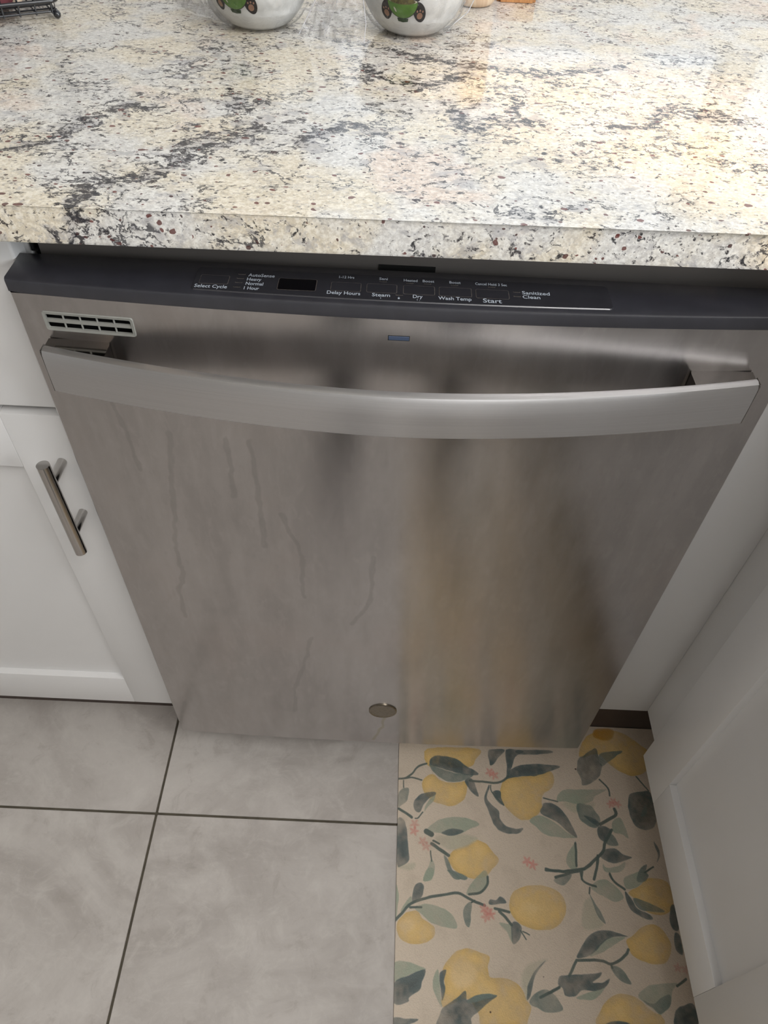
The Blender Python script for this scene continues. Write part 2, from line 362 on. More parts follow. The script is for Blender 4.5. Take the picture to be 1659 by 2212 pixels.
# ------------------------------------------------------------------ geometry helpers
def link_mesh(name, bm, mat, parent=None, smooth=False, loc=None):
    me = bpy.data.meshes.new(name); bmesh.ops.recalc_face_normals(bm, faces=bm.faces[:]); bm.to_mesh(me); bm.free()
    if smooth:
        for p in me.polygons: p.use_smooth = True
        try: me.set_sharp_from_angle(angle=math.radians(35))
        except Exception: pass
    o = bpy.data.objects.new(name, me); COL.objects.link(o)
    if mat: me.materials.append(mat)
    if parent: o.parent = parent; o.matrix_parent_inverse = Matrix.Translation(-parent_world(parent))
    return o
def parent_world(p):
    v = Vector(p.location)
    while p.parent:      # parents below an Empty sit at the identity
        return Vector(p.parent.location) + Vector(p.location) - Vector(p.parent.location)
    return v
def box(bm, x0, x1, y0, y1, z0, z1, bev=0, seg=1):
    vs = [bm.verts.new((x, y, z)) for x in (x0, x1) for y in (y0, y1) for z in (z0, z1)]
    fs = [bm.faces.new([vs[i] for i in q]) for q in ((0, 1, 3, 2), (4, 6, 7, 5), (0, 4, 5, 1), (2, 3, 7, 6), (0, 2, 6, 4), (1, 5, 7, 3))]
    if bev:
        es = list({e for f in fs for e in f.edges})
        bmesh.ops.bevel(bm, geom=es, offset=bev, segments=seg, affect='EDGES', profile=.5)
def boxo(name, dims, mat, parent=None, bev=0, seg=2):
    bm = bmesh.new(); box(bm, *dims, bev=bev, seg=seg); return link_mesh(name, bm, mat, parent, smooth=bev > 0)
def thing(name, label, cat, loc, group=None):
    o = bpy.data.objects.new(name, None); COL.objects.link(o); o.location = loc; o.empty_display_size = .05
    o['label'] = label; o['category'] = cat
    if group: o['group'] = group
    return o
def tube(bm, pts, r, seg=8, cap=True):
    pts = [Vector(p) for p in pts]; rings = []
    for i, p in enumerate(pts):
        t = (pts[min(i + 1, len(pts) - 1)] - pts[max(i - 1, 0)]).normalized()
        a = t.orthogonal().normalized() if i == 0 else (prev - t * prev.dot(t)).normalized()
        prev = a; b = t.cross(a)
        rings.append([bm.verts.new(p + (a * math.cos(k * 2 * math.pi / seg) + b * math.sin(k * 2 * math.pi / seg)) * r) for k in range(seg)])
    for A, B in zip(rings, rings[1:]):
        for k in range(seg): bm.faces.new((A[k], A[(k + 1) % seg], B[(k + 1) % seg], B[k]))
    if cap: bm.faces.new(rings[0][::-1]); bm.faces.new(rings[-1])
def lathe(bm, prof, c, seg=48):
    rings = []
    for r, z in prof:
        rings.append([bm.verts.new((c[0] + r * math.cos(k * 2 * math.pi / seg), c[1] + r * math.sin(k * 2 * math.pi / seg), c[2] + z)) for k in range(seg)] if r > 1e-6 else [bm.verts.new((c[0], c[1], c[2] + z))])
    for A, B in zip(rings, rings[1:]):
        for k in range(seg):
            k2 = (k + 1) % seg
            if len(A) == 1: bm.faces.new((A[0], B[k2], B[k]))
            elif len(B) == 1: bm.faces.new((A[k], A[k2], B[0]))
            else: bm.faces.new((A[k], A[k2], B[k2], B[k]))
def prism(bm, poly, z0, z1):
    a = [bm.verts.new((x, y, z0)) for x, y in poly]; b = [bm.verts.new((x, y, z1)) for x, y in poly]
    bm.faces.new(a[::-1]); bm.faces.new(b); n = len(poly)
    for i in range(n): bm.faces.new((a[i], a[(i + 1) % n], b[(i + 1) % n], b[i]))
def rrect(x0, x1, y0, y1, r, k=5):
    out = []
    for cx, cy, a0 in ((x1 - r, y1 - r, 0), (x0 + r, y1 - r, 90), (x0 + r, y0 + r, 180), (x1 - r, y0 + r, 270)):
        for i in range(k + 1):
            a = math.radians(a0 + 90 * i / k); out.append((cx + r * math.cos(a), cy + r * math.sin(a)))
    return out

# ------------------------------------------------------------------ the room
XL, XR, YF, YB, ZC = -2.3, 2.4, -2.9, 0.66, 2.45
XC = 1.34    # far side of the corner cabinets
def struct(o): o['kind'] = 'structure'; return o
fl = struct(boxo('floor', (XL - .2, XR + .2, YF - .1, YB + .1, -.06, -.0022), M['grout']))
T, G, TX, TY = .600, .0036, -.0334, -.094
tm = None
i0, i1 = math.floor((XL - TX) / T), math.ceil((XR - TX) / T); j0, j1 = math.floor((YF - TY) / T), math.ceil((YB - TY) / T)
for i in range(i0, i1):
    for j in range(j0, j1):
        if tm is None:
            bm = bmesh.new(); box(bm, -T / 2 + G / 2, T / 2 - G / 2, -T / 2 + G / 2, T / 2 - G / 2, -.009, 0, bev=.0007, seg=1)
            t = link_mesh('tile', bm, M['tile'], fl); tm = t.data
        else:
            t = bpy.data.objects.new('tile', tm); COL.objects.link(t); t.parent = fl
        t.location = (TX + (i + .5) * T, TY + (j + .5) * T, 0)
struct(boxo('ceiling', (XL - .1, XR + .1, YF - .1, YB + .1, ZC, ZC + .05), M['ceil']))
def wall(name, rects):
    bm = bmesh.new()
    for r in rects: box(bm, *r)
    return struct(link_mesh(name, bm, M['wall']))
WX0, WX1, WZ0, WZ1 = .10, 1.42, .95, 2.05
wall('wall_back', [(XL, WX0, YB, YB + .1, 0, ZC), (WX1, XR, YB, YB + .1, 0, ZC), (WX0, WX1, YB, YB + .1, 0, WZ0), (WX0, WX1, YB, YB + .1, WZ1, ZC)])
RY0, RY1, RZ0, RZ1 = -1.95, -.35, 1.0, 2.15
wall('wall_right', [(XR, XR + .1, YF, RY0, 0, ZC), (XR, XR + .1, RY1, YB + .1, 0, ZC), (XR, XR + .1, RY0, RY1, 0, RZ0), (XR, XR + .1, RY0, RY1, RZ1, ZC)])
wall('wall_front', [(XL, XR, YF - .1, YF, 0, ZC)])
wall('wall_left', [(XL - .1, XL, YF, YB + .1, 0, ZC)])
def window(name, axis, a0, a1, z0, z1, pos, bars):
    bm = bmesh.new(); w = .045
    def b(u0, u1, v0, v1):
        if axis == 'x': box(bm, u0, u1, pos, pos + .05, v0, v1, bev=.003)
        else: box(bm, pos, pos + .05, u0, u1, v0, v1, bev=.003)
    b(a0, a0 + w, z0, z1); b(a1 - w, a1, z0, z1); b(a0 + w, a1 - w, z0, z0 + w); b(a0 + w, a1 - w, z1 - w, z1)
    for k in range(1, bars + 1):
        c = a0 + (a1 - a0) * k / (bars + 1); b(c - w / 2, c + w / 2, z0 + w, z1 - w)
    o = link_mesh(name, bm, M['white']); struct(o); return o
w1 = window('window_1', 'x', WX0, WX1, WZ0, WZ1, YB + .02, 1)
window('window_2', 'y', RY0, RY1, RZ0, RZ1, XR + .02, 1)

# ------------------------------------------------------------------ countertop
bm = bmesh.new()
fa = lambda x: -.0052 + .0300 * x
prism(bm, [(-.515, fa(-.515)), (.672, fa(.672)), (.672, -1.3), (XC, -1.3), (XC, YB - .003), (-.515, YB - .003)], .882, .908)
es = [e for e in bm.edges if abs(e.verts[0].co.z - e.verts[1].co.z) < 1e-6 and (e.verts[0].co.y < .06 and e.verts[1].co.y < .06)]
bmesh.ops.bevel(bm, geom=es, offset=.0062, segments=5, affect='EDGES', profile=.5)
ct = link_mesh('countertop', bm, M['granite'], smooth=True)
ct['label'] = 'polished speckled granite countertop with cream, black and burgundy flecks'; ct['category'] = 'countertop'

# ------------------------------------------------------------------ cabinets
def shaker(parent, name, plane, a0, a1, z0, z1, face, thick=.0205, w=.0705, rec=.0095, sgn=-1, far_first=True):
    """plane 'y': door faces -Y, a = x ; plane 'x': door faces -X, a = y. Returns the door frame object."""
    def D(u0, u1, d0, d1, v0, v1): return (u0, u1, face + d0, face + d1, v0, v1) if plane == 'y' else (face + d0, face + d1, u0, u1, v0, v1)
    g = .00006
    door = boxo('door', D(a0 + w - .006, a1 - w + .006, rec, thick - .002, z0 + w - .006, z1 - w + .006), M['white'], parent)
    for u0, u1 in ((a0, a0 + w), (a1 - w, a1)):
        boxo('stile', D(u0, u1, 0, thick, z0, z1), M['white'], door, bev=.0010)
    for v0, v1 in ((z0, z0 + w), (z1 - w, z1)):
        bm = bmesh.new(); box(bm, *D(a0 + w + g, a1 - w - g, .0001, thick, v0, v1), bev=.0006, seg=2)
        link_mesh('rail', bm, M['white'], door, smooth=True)
    return door
def bevel_strip(door, plane, face, a, z, rec, kind): pass

L = thing('base_cabinet', 'white base cabinet with plain drawer front above shaker door, left of dishwasher', 'cabinet', (-.24, .30, 0))
bm = bmesh.new()
box(bm, -.50, .0022, .0505, .64, .118, .878, bev=.001)
link_mesh('cabinet_body', bm, M['white'], L)
boxo('toe_board', (-.50, .0022, .082, .097, .0005, .1175), M['toe'], L)
boxo('drawer_front', (-.492, -.0012, .0285, .0495, .6992, .8745), M['white'], L, bev=.0025, seg=3)
dr = shaker(L, 'door', 'y', -.492, -.0012, .118, .6902, .0285)
bm = bmesh.new(); R = .0062; px, py = -.0300, -.0035
tube(bm, [(px, py, .5275), (px, py, .5290), (px, py, .6555), (px, py, .6570)], R, 20)
link_mesh('handle', bm, M['pull'], dr, smooth=True)
for z in (.5555, .6305):
    bm = bmesh.new(); tube(bm, [(px, py, z), (px, .0285, z)], .0047, 16); link_mesh('handle_post', bm, M['pull'], dr, smooth=True)

Rc = thing('base_cabinet', 'white corner base cabinet with shaker door at right, facing the dishwasher side', 'cabinet', (1.0, -.5, 0))
bm = bmesh.new(); box(bm, .711, XC - .02, -1.28, .0738, .114, .878, bev=.001); link_mesh('cabinet_body', bm, M['white'], Rc)
boxo('filler_strip', (.6045, .7108, .054, .074, .114, .878), M['white'], Rc, bev=.0008)
boxo('toe_board', (.611, .79, .079, .092, .0005, .1135), M['toe'], Rc)
boxo('toe_board', (.775, .79, -1.28, .078, .0005, .1135), M['toe'], Rc)
shaker(Rc, 'door', 'x', -.3885, -.0165, .112, .8745, .6905)
shaker(Rc, 'door', 'x', -.7645, -.3925, .112, .8745, .6905)

# ------------------------------------------------------------------ rug
RUG = """Y:452,256 460,-17 629,-28 892,-35 1157,-3 1238,116 1295,296
Y:384,-266 534,-156 681,-253 885,-281 1071,-253 1073,-420 1004,-550 837,-647 674,-619 548,-589 402,-450
Y:1727,-167 1992,-126 2279,-66 2435,-20 2478,-132 2422,-285 2259,-421 2215,-657 2002,-799 1841,-780 1673,-628 1594,-469 1626,-284
Y:763,-1401 854,-1283 1067,-1190 1176,-1127 1332,-1179 1430,-1291 1509,-1402 1396,-1536 1287,-1636 1081,-1669 879,-1590 779,-1482
Y:2936,238 3096,586 3466,721 3742,667 3990,482 4089,357 4018,84 3811,-34 3675,-25 3507,61 3400,149 3240,301
O:3276,728 3565,742 3520,574 3373,542 3223,593
Y:22,-2300 75,-2214 184,-2139 310,-2133 373,-2216 467,-2268 552,-2334 527,-2445 419,-2517 250,-2537 96,-2502 25,-2410
y:69,-2312 123,-2240 217,-2236 264,-2304 202,-2375 109,-2379
Y:1629,-1922 1694,-1816 1862,-1743 2075,-1719 2280,-1763 2397,-1861 2426,-2004 2358,-2164 2219,-2267 2043,-2302 1873,-2281 1708,-2204 1624,-2080
Y:644,-2825 738,-2691 863,-2593 1017,-2560 1168,-2608 1295,-2649 1265,-2775 1288,-2891 1482,-2896 1629,-2941 1711,-3027 1759,-3137 1811,-3209 1755,-3333 1674,-3420 1166,-3439 1101,-3297 962,-3143 753,-3212 650,-3253 622,-3180 670,-3016
y:764,-2834 858,-2739 1009,-2733 1096,-2821 1060,-2950 892,-3033 775,-2961
Y:3213,-2379 3307,-2318 3459,-2210 3602,-2160 3726,-2199 3800,-2312 3831,-2426 3778,-2555 3678,-2642 3516,-2649 3362,-2613 3263,-2547 3230,-2464
Y:2676,-3379 2718,-3212 2813,-3105 2936,-3029 3064,-3010 3214,-3044 3336,-3138 3444,-3211 3516,-3234 3476,-3349
Y:3362,-1761 3552,-1660 3675,-1560 3960,-1596 3975,-1905 3812,-2033 3583,-2012 3447,-1850
V:577,-1111 789,-1084 1020,-1057 1212,-1117 995,-1243 784,-1286 628,-1209
V:2607,-502 3025,-483 3042,-562 2777,-661 2611,-582
V:2695,-1912 2803,-1862 2857,-2056 2913,-2217 2644,-2257 2637,-2080
V:38,-1546 261,-1496 227,-1586 56,-1577
V:1704,-2939 1729,-2822 1831,-2714 2081,-2652 1947,-2762 1858,-2894 1815,-3023 1759,-3137 1731,-3051
G:2019,-807 2190,-720 2412,-824 2574,-955 2706,-1035 2439,-1038 2230,-1004 2116,-907
G:401,-756 438,-630 567,-479 557,-570 456,-682 383,-774
G:436,-1023 580,-888 760,-819 1012,-808 1250,-893 1113,-968 967,-1043 789,-1084 648,-1057 525,-1045
G:503,-1429 562,-1523 535,-1652 466,-1718 381,-1722 450,-1576
G:2489,-441 2518,-380 2632,-308 2828,-299 3237,-280 3263,-302 3100,-384 3026,-475 2796,-530 2608,-494 2496,-499
G:3300,-780 3401,-705 3452,-745 3478,-843 3505,-1008 3413,-957 3290,-921
G:2701,-1098 2656,-1460 2563,-1477 2505,-1388 2551,-1253 2652,-1141
G:3053,-1391 3101,-1441 3275,-1408 3384,-1350 3353,-1444 3230,-1501 3064,-1495
G:-13,-1784 30,-1900 26,-2088 -3,-2231
G:58,-2144 136,-2026 214,-1936 215,-2066 137,-2112
G:263,-2093 374,-2038 532,-2039 721,-2103 829,-2197 856,-2322 685,-2315 498,-2267 373,-2173
G:1015,-1889 1069,-1754 1188,-1629 1291,-1549 1334,-1638 1294,-1774 1209,-1851
G:448,-1569 546,-1565 520,-1687 455,-1727 382,-1723
G:1455,-2228 1564,-2238 1626,-2249 1623,-2469 1555,-2349
G:-13,-2773 145,-2753 297,-2787 418,-2821 372,-2849 192,-2907 -8,-2991
G:583,-2828 522,-2920 513,-3035 563,-3158 635,-3253 609,-3094 597,-2917
G:2675,-2591 2828,-2437 2988,-2359 3203,-2343 3077,-2413 2896,-2519
G:2413,-3081 2626,-3007 2824,-2947 2695,-3070 2581,-3101
G:2825,-1721 2906,-1640 3049,-1602 3202,-1706 3279,-1842 3135,-1894 2978,-1824 2884,-1781
G:3329,-1575 3480,-1504 3646,-1449 3661,-1545 3515,-1677 3337,-1716
G:3247,-3037 3379,-2926 3529,-2886 3803,-2863 3716,-2966 3670,-3099 3518,-3227 3424,-3160
M:8,-468 154,-388 147,-571 58,-665 4,-685
M:695,-1372 763,-1434 811,-1561 944,-1667 841,-1690 742,-1564
M:489,13 629,-47 889,-121 1187,-145 959,-259 774,-258 627,-180 516,-72
M:2788,-530 2987,-536 3060,-634 3108,-703 3107,-803 3038,-869 2897,-840 2796,-731
M:3258,269 3370,339 3655,368 3547,283 3387,165 3284,97 3248,158
M:3576,-1447 3706,-1363 3670,-1469 3701,-1520 3629,-1600 3517,-1605
M:3157,-1105 3256,-950 3328,-1112
M:1074,-1988 1059,-2146 1028,-2301 968,-2248 950,-2122 993,-2020
M:734,-1572 864,-1582 1025,-1651 990,-1697 862,-1658
M:1787,-3155 1871,-3058 1996,-3003 2111,-3037 2188,-3134 2221,-3225 2025,-3262 1898,-3218
M:2294,-1643 2400,-1578 2567,-1556 2487,-1665 2399,-1713
M:2946,-2698 3056,-2708 3137,-2787 3187,-2900 3058,-2871 2977,-2793
M:3416,-1836 3563,-1861 3839,-1986 3618,-2003 3474,-1971
M:2781,-1785 2833,-1891 2924,-2054 2960,-2186 2866,-2101 2823,-1952
M:3302,-3074 3435,-3108 3559,-3038 3679,-2994 3670,-3099 3519,-3221 3424,-3160
D:489,23 556,133 727,151 934,102 1063,11 1273,-112 1150,-147 890,-111 592,-30
D:1053,-236 1148,-194 1217,-303 1254,-475 1174,-434 1104,-345
D:1466,284 1725,297 1600,153 1488,22 1460,88
D:1745,298 2031,291 1888,186 1794,-31 1709,-168 1742,24
D:1937,307 2475,322 2431,267 1969,237
D:1730,-129 1815,-11 2010,65 2296,89 2596,64 2435,-20 2200,-107 1955,-128 1765,-165 1707,-187
D:1421,-293 1343,-517 1396,-694 1458,-866 1557,-983 1714,-1019 1839,-1005 1918,-924 1792,-938 1651,-910 1569,-809 1560,-686 1440,-585 1382,-479 1437,-330
D:1470,-402 1600,-377 1611,-487 1648,-602 1552,-544
D:2284,-529 2446,-548 2575,-676 2660,-848 2724,-1034 2577,-938 2432,-806 2211,-693 2241,-584
D:577,-442 439,-449 293,-528 242,-638 266,-744 347,-758 402,-631 493,-537 576,-488
D:7,-870 97,-883 144,-1045 164,-1296 175,-1459 90,-1535 4,-1531 -5,-1136
D:666,-1039 827,-980 1004,-1007 860,-1081 719,-1079
D:2906,189 3018,274 3216,396 3250,269 3248,158 3284,97 3174,-109 2928,-234 2914,-121 2863,-1 2884,94
D:2874,-699 2988,-723 3094,-789 3063,-847 2950,-781
D:3061,-861 3173,-842 3263,-908 3186,-1022 3133,-1079 3045,-1001
D:3622,-390 3680,-320 3837,-283 3972,-284 3992,-402 4011,-591 3957,-779 3836,-869 3669,-834 3602,-724 3586,-538
D:3018,-1260 3116,-1182 3262,-1162 3389,-1244 3503,-1279 3419,-1316 3254,-1369 3116,-1349
D:3874,-1033 3926,-1127 3928,-1248 3861,-1330 3902,-1235 3882,-1128
D:223,-2037 238,-1891 277,-1787 358,-1761 398,-1826 358,-1945 262,-2021
D:1340,-1933 1427,-1944 1495,-1891 1577,-1967 1488,-1985 1336,-2006
D:1627,-2235 1708,-2211 1764,-2285 1720,-2424 1622,-2483
D:-8,-3004 192,-2913 410,-2828 372,-2977 327,-3079 195,-3159 181,-3209 -9,-3235
D:-6,-3386 154,-3392 321,-3392 169,-3463 -11,-3470
D:605,-2865 696,-2830 656,-2953 676,-3041 637,-3180 610,-3043
D:650,-3253 814,-3148 951,-3056 961,-3155 1112,-3093 1364,-3090 1255,-3169 1102,-3285 1011,-3361 978,-3445 573,-3460 605,-3327
D:2064,-2666 1915,-2776 1810,-2922 1773,-2999 1760,-3131 1817,-3073 1872,-2907 1944,-2788
D:2487,-2612 2579,-2475 2697,-2342 2839,-2271 3004,-2264 3161,-2309 3238,-2335 3056,-2342 2880,-2421 2766,-2524 2625,-2600
D:2216,-2849 2306,-2825 2498,-2811 2691,-2797 2806,-2772 2763,-2842 2659,-2900 2786,-2895 2904,-2850 2824,-2947 2692,-2992 2502,-2999 2399,-3068 2275,-3060 2254,-2982 2196,-2944
D:3685,-3240 3734,-3161 3856,-3105 3981,-3100 3970,-3331 3676,-3342
D:2753,-3376 2854,-3322 3037,-3321 3091,-3364
D:3949,-1906 4002,-1934 3989,-2203 3902,-2221 3883,-2089
D:3909,-2265 3985,-2291 3964,-2520 3882,-2452
D:3314,-1748 3396,-1853 3457,-1972 3610,-2041 3639,-2099 3517,-2089 3352,-1991 3311,-1856
M:3809,-571 3875,-466 3860,-612 3759,-674
M:976,-3154 1157,-3085 1364,-3090 1183,-3147 989,-3191
S31:4,-256 106,-242 217,-161 310,-43 442,11
S26:106,-242 217,-227 366,-258
S18:79,-281 81,-392
S40:13,-720 132,-785 213,-843
S18:383,-757 312,-847 267,-858
S35:1128,-232 1424,-247 1554,-250 1668,-207 1749,-128
S18:1458,-292 1470,-402 1639,-594
S79:436,-1040 515,-1079
S49:514,-1214 764,-1369
S18:496,-1315 511,-1461
S22:2273,-457 2488,-501
S31:2193,-1486 2362,-1520 2572,-1495 2747,-1463
S31:541,-1171 628,-1209
S25:3202,-123 3316,-254 3326,-373
S46:3365,-577 3372,-663 3248,-740 3104,-817
S43:3266,-894 3131,-1093 3084,-1203 2950,-1329 2760,-1469 2544,-1517 2196,-1506
S39:2994,-1274 2968,-1395 2919,-1527 2885,-1607
S29:2726,-1509 2704,-1615
S36:2760,-1469 2324,-1604
S21:3807,-49 3960,-270
S25:3653,-1483 3797,-1399
S29:3130,-1518 3158,-1596
S32:2684,-1112 2653,-1434
S38:-10,-2259 106,-2142 215,-2037 454,-1948 694,-1902 887,-1872 1013,-1925 1138,-1978 1264,-2016
S29:200,-2088 358,-2075
S38:1404,-2053 1607,-2088
S38:1465,-2087 1554,-2168 1626,-2249
S17:1745,-2314 1813,-2421
S17:1775,-2326 1865,-2364
S34:1941,-3093 2066,-3039 2209,-2970
S21:1074,-1988 1123,-1957
S34:1047,-1880 1209,-1851 1312,-1744 1326,-1638
S35:2361,-2830 2472,-2662 2522,-2646 2796,-2635 2951,-2671 3071,-2624 3181,-2550 3224,-2492
S31:2951,-2671 2960,-2712
S31:2701,-1521 2719,-1632 2814,-1683 2896,-1703
S22:2808,-1722 2787,-1801
S35:3129,-1535 3182,-1628 3310,-1725
S31:3803,-2896 3942,-2810
S26:2059,-3042 2201,-2970
P75:258,-937
P75:250,-1040
P75:383,-1186
P75:435,-1251
P75:1453,-85
P75:1525,-129
P75:2008,-1446
P75:1925,-1401
P64:3370,-460
P64:3318,-506
P64:3431,-494
P71:1307,-2093
P71:1271,-2165
P71:1343,-2134
P71:1253,-2059
P57:3861,-2684
P57:3961,-2700
k23:2845,30
k19:1266,-3281
k11:2009,-2857"""
bm = bmesh.new()
prism(bm, rrect(0, .4375, -.69, .078, .012), 0, .0034)
bmesh.ops.bevel(bm, geom=[e for e in bm.edges if e.verts[0].co.z > .003 and e.verts[1].co.z > .003], offset=.0008, segments=2, affect='EDGES')
rug = link_mesh('kitchen_mat', bm, make_rug()); rug.location = (.3337, 0, .0002)
rug['label'] = 'beige kitchen mat printed with yellow lemons, grey-green leaves and pink blossoms'; rug['category'] = 'mat'

# ------------------------------------------------------------------ dishwasher
DWX0, DWX1 = 0.0, .603; ZB, ZT = .086, .8375
DWc = .3015
def bow(x): t = (x - DWc) / .3015; return 1 - t * t
def ys(x, z): return .0012 - (.0050 + (z - ZB) / (ZT - ZB) * .0062) * bow(x)
dw = thing('dishwasher', 'stainless steel dishwasher with black top control strip and curved bar handle', 'dishwasher', (DWc, .3, 0))
VX0, VX1, VZ0, VZ1 = .0205, .0905, .8072, .8232
xs = sorted(set([0, .0015, VX0, VX1] + [.105 + (.6015 - .105) * k / 40 for k in range(41)] + [.603] + [VX0 + (VX1 - VX0) * k / 6 for k in range(1, 6)] + [.008, .014]))
zs = sorted(set([ZB, ZB + .0015, VZ0, VZ1, ZT] + [ZB + .012 + (VZ0 - .02 - ZB - .012) * k / 24 for k in range(25)]))
bm = bmesh.new(); uvl = bm.loops.layers.uv.new('UVMap'); V = {}
for x in xs:
    for z in zs:
        y = ys(x, z)
        if x in (0, .603): y += .0015
        if z == ZB: y += .0015
        V[x, z] = bm.verts.new((x, y, z))
for a, b in zip(xs, xs[1:]):
    for c, d in zip(zs, zs[1:]):
        if a >= VX0 - 1e-6 and b <= VX1 + 1e-6 and c >= VZ0 - 1e-6 and d <= VZ1 + 1e-6: continue
        bm.faces.new((V[a, c], V[b, c], V[b, d], V[a, d]))
# flanges back
bk = {}
rim = [(0, z) for z in zs[::-1]] + [(x, ZB) for x in xs[1:]] + [(.603, z) for z in zs[1:]]
for k in rim: v = V[k].co; bk[k] = bm.verts.new((v.x, .034, v.z))
for a, b in zip(rim, rim[1:]): bm.faces.new((V[a], bk[a], bk[b], V[b]))
for f in bm.faces:
    for l in f.loops: l[uvl].uv = (l.vert.co.z, l.vert.co.x)
door = link_mesh('door_panel', bm, M['steel'], dw, smooth=True)
boxo('door_liner', (.003, .600, .012, .0385, ZB + .006, .8355), M['void'], dw)
# vent
bm = bmesh.new()
yv = ys(.05, .815)
def vbox(x0, x1, z0, z1, y0, y1, bev=.0003):
    a = ys((x0 + x1) / 2, (z0 + z1) / 2); box(bm, x0, x1, a + y0, a + y1, z0, z1, bev=bev)
out = rrect(VX0 - .0006, VX1 + .0006, VZ0 - .0006, VZ1 + .0006, .0022, 4); inn = rrect(VX0 + .0018, VX1 - .0018, VZ0 + .0018, VZ1 - .0018, .0012, 4)
n_ = len(out)
def vv(p, off): return bm.verts.new((p[0], ys(p[0], p[1]) + off, p[1]))
r0 = [vv(p, .0002) for p in out]; r1 = [vv(p, -.0010) for p in rrect(VX0 - .0002, VX1 + .0002, VZ0 - .0002, VZ1 + .0002, .002, 4)]; r2 = [vv(p, -.0008) for p in inn]; r3 = [vv(p, .0016) for p in inn]
for A, B in ((r0, r1), (r1, r2), (r2, r3)):
    for k in range(n_): bm.faces.new((A[k], A[(k + 1) % n_], B[(k + 1) % n_], B[k]))
vent = link_mesh('vent', bm, M['vent'], dw, smooth=True)
for k in range(1, 5):
    bm = bmesh.new(); x = VX0 + .0018 + (VX1 - VX0 - .0036) * k / 5; vbox(x - .0006, x + .0006, VZ0 + .0018, VZ1 - .0018, .0002, .0016); link_mesh('vent_bar', bm, M['vent'], vent)
bm = bmesh.new(); zc = (VZ0 + VZ1) / 2
xa = [VX0 + .0018 + (VX1 - VX0 - .0036) * k / 6 for k in range(7)]
tp = [[bm.verts.new((x, ys(x, zc) + o, z)) for x in xa] for o, z in ((.0016, zc + .0017), (-.0002, zc + .0017), (-.0002, zc - .0012), (.0016, zc - .0012))]
for A, B in zip(tp, tp[1:] + tp[:1]):
    for k in range(6): bm.faces.new((A[k], A[k + 1], B[k + 1], B[k]))
link_mesh('vent_bar', bm, M['vent'], vent)
boxo('vent_back', (VX0 - .002, VX1 + .002, .0095, .0102, VZ0 - .008, VZ1 + .002), M['void'], vent)
# control strip
bm = bmesh.new(); XS = [-.0004 + (.6038) * k / 60 for k in range(61)]
def yp(x):
    e = min(x + .0004, .6034 - x); return .0008 - .0125 * bow(x) + (.0012 * (1 - min(1, e / .003)) ** 2)
prof = lambda x: [(.030, ZT), (yp(x) + .0006, ZT), (yp(x), ZT + .0006), (yp(x) - .0002, .8466), (yp(x) + .0004, .8481), (yp(x) + .0018, .8490), (.0370, .8494), (.0388, .8484), (.0388, ZT)]
rg = [[bm.verts.new((x, y, z)) for y, z in prof(x)] for x in XS]
for A, B in zip(rg, rg[1:]):
    for k in range(9): bm.faces.new((A[k], A[(k + 1) % 9], B[(k + 1) % 9], B[k]))
bm.faces.new(rg[0]); bm.faces.new(rg[-1][::-1])
cp = link_mesh('control_panel', bm, M['black_plastic'], dw, smooth=True)
ZP = .8491
# overlay plate with rounded corners, following the bow at the front
bm = bmesh.new()
OX0, OX1 = .1385, .4520
def yfr(x): return yp(x) + .0062 + 0 * x
def plate(z, ins):
    pts = []
    K = 28
    for k in range(K + 1):
        x = OX0 + ins + .003 + (OX1 - OX0 - 2 * ins - .006) * k / K; pts.append((x, yfr(x) + ins, z))
    for a in (-60, -30, 0): pts.append((OX1 - ins - .003 + .003 * math.cos(math.radians(a)), yfr(OX1) + ins + .003 + .003 * math.sin(math.radians(a)), z))
    for a in (0, 30, 60, 90): pts.append((OX1 - ins - .003 + .003 * math.cos(math.radians(a)), .0295 - ins - .003 + .003 * math.sin(math.radians(a)), z))
    for a in (90, 120, 150, 180): pts.append((OX0 + ins + .003 + .003 * math.cos(math.radians(a)), .0295 - ins - .003 + .003 * math.sin(math.radians(a)), z))
    for a in (180, 210, 240): pts.append((OX0 + ins + .003 + .003 * math.cos(math.radians(a)), yfr(OX0) + ins + .003 + .003 * math.sin(math.radians(a)), z))
    return [bm.verts.new(p) for p in pts]
a, b = plate(ZP - .0002, 0), plate(ZP + .0006, .0008); c = plate(ZP + .0006, .0009)
for A, B in ((a, b), (b, c)):
    for k in range(len(A)): bm.faces.new((A[k], A[(k + 1) % len(A)], B[(k + 1) % len(A)], B[k]))
bm.faces.new(c)
inset = link_mesh('overlay_plate', bm, M['inset_plastic'], cp)
ZI = ZP + .0006
def button(x0, x1, y0, y1, name='button', mat='inset_plastic'):
    bm = bmesh.new(); t = .00045
    prism(bm, rrect(x0, x1, y0, y1, .0012, 3), ZI, ZI + .00022)
    o = link_mesh(name, bm, M[mat], cp)
    bm = bmesh.new(); A = rrect(x0 - t, x1 + t, y0 - t, y1 + t, .0015, 3); B = rrect(x0, x1, y0, y1, .0012, 3)
    va = [bm.verts.new((*p, ZI + .0001)) for p in A]; vb = [bm.verts.new((*p, ZI + .0001)) for p in B]
    for k in range(len(A)): bm.faces.new((va[k], va[(k + 1) % len(A)], vb[(k + 1) % len(A)], vb[k]))
    link_mesh(name + '_outline', bm, M['groove'], cp)
    return o
for x0, x1, yc in ((.1436, .1646, .0121), (.2418, .2637, .0106), (.2686, .2906, .0107), (.2960, .3189, .0106), (.3228, .3465, .0105), (.3503, .3745, .0100)):
    button(x0, x1, yc - .0056, yc + .0056)
button(.2022, .2303, .0105 - .0075, .0105 + .0075, 'display', 'display')
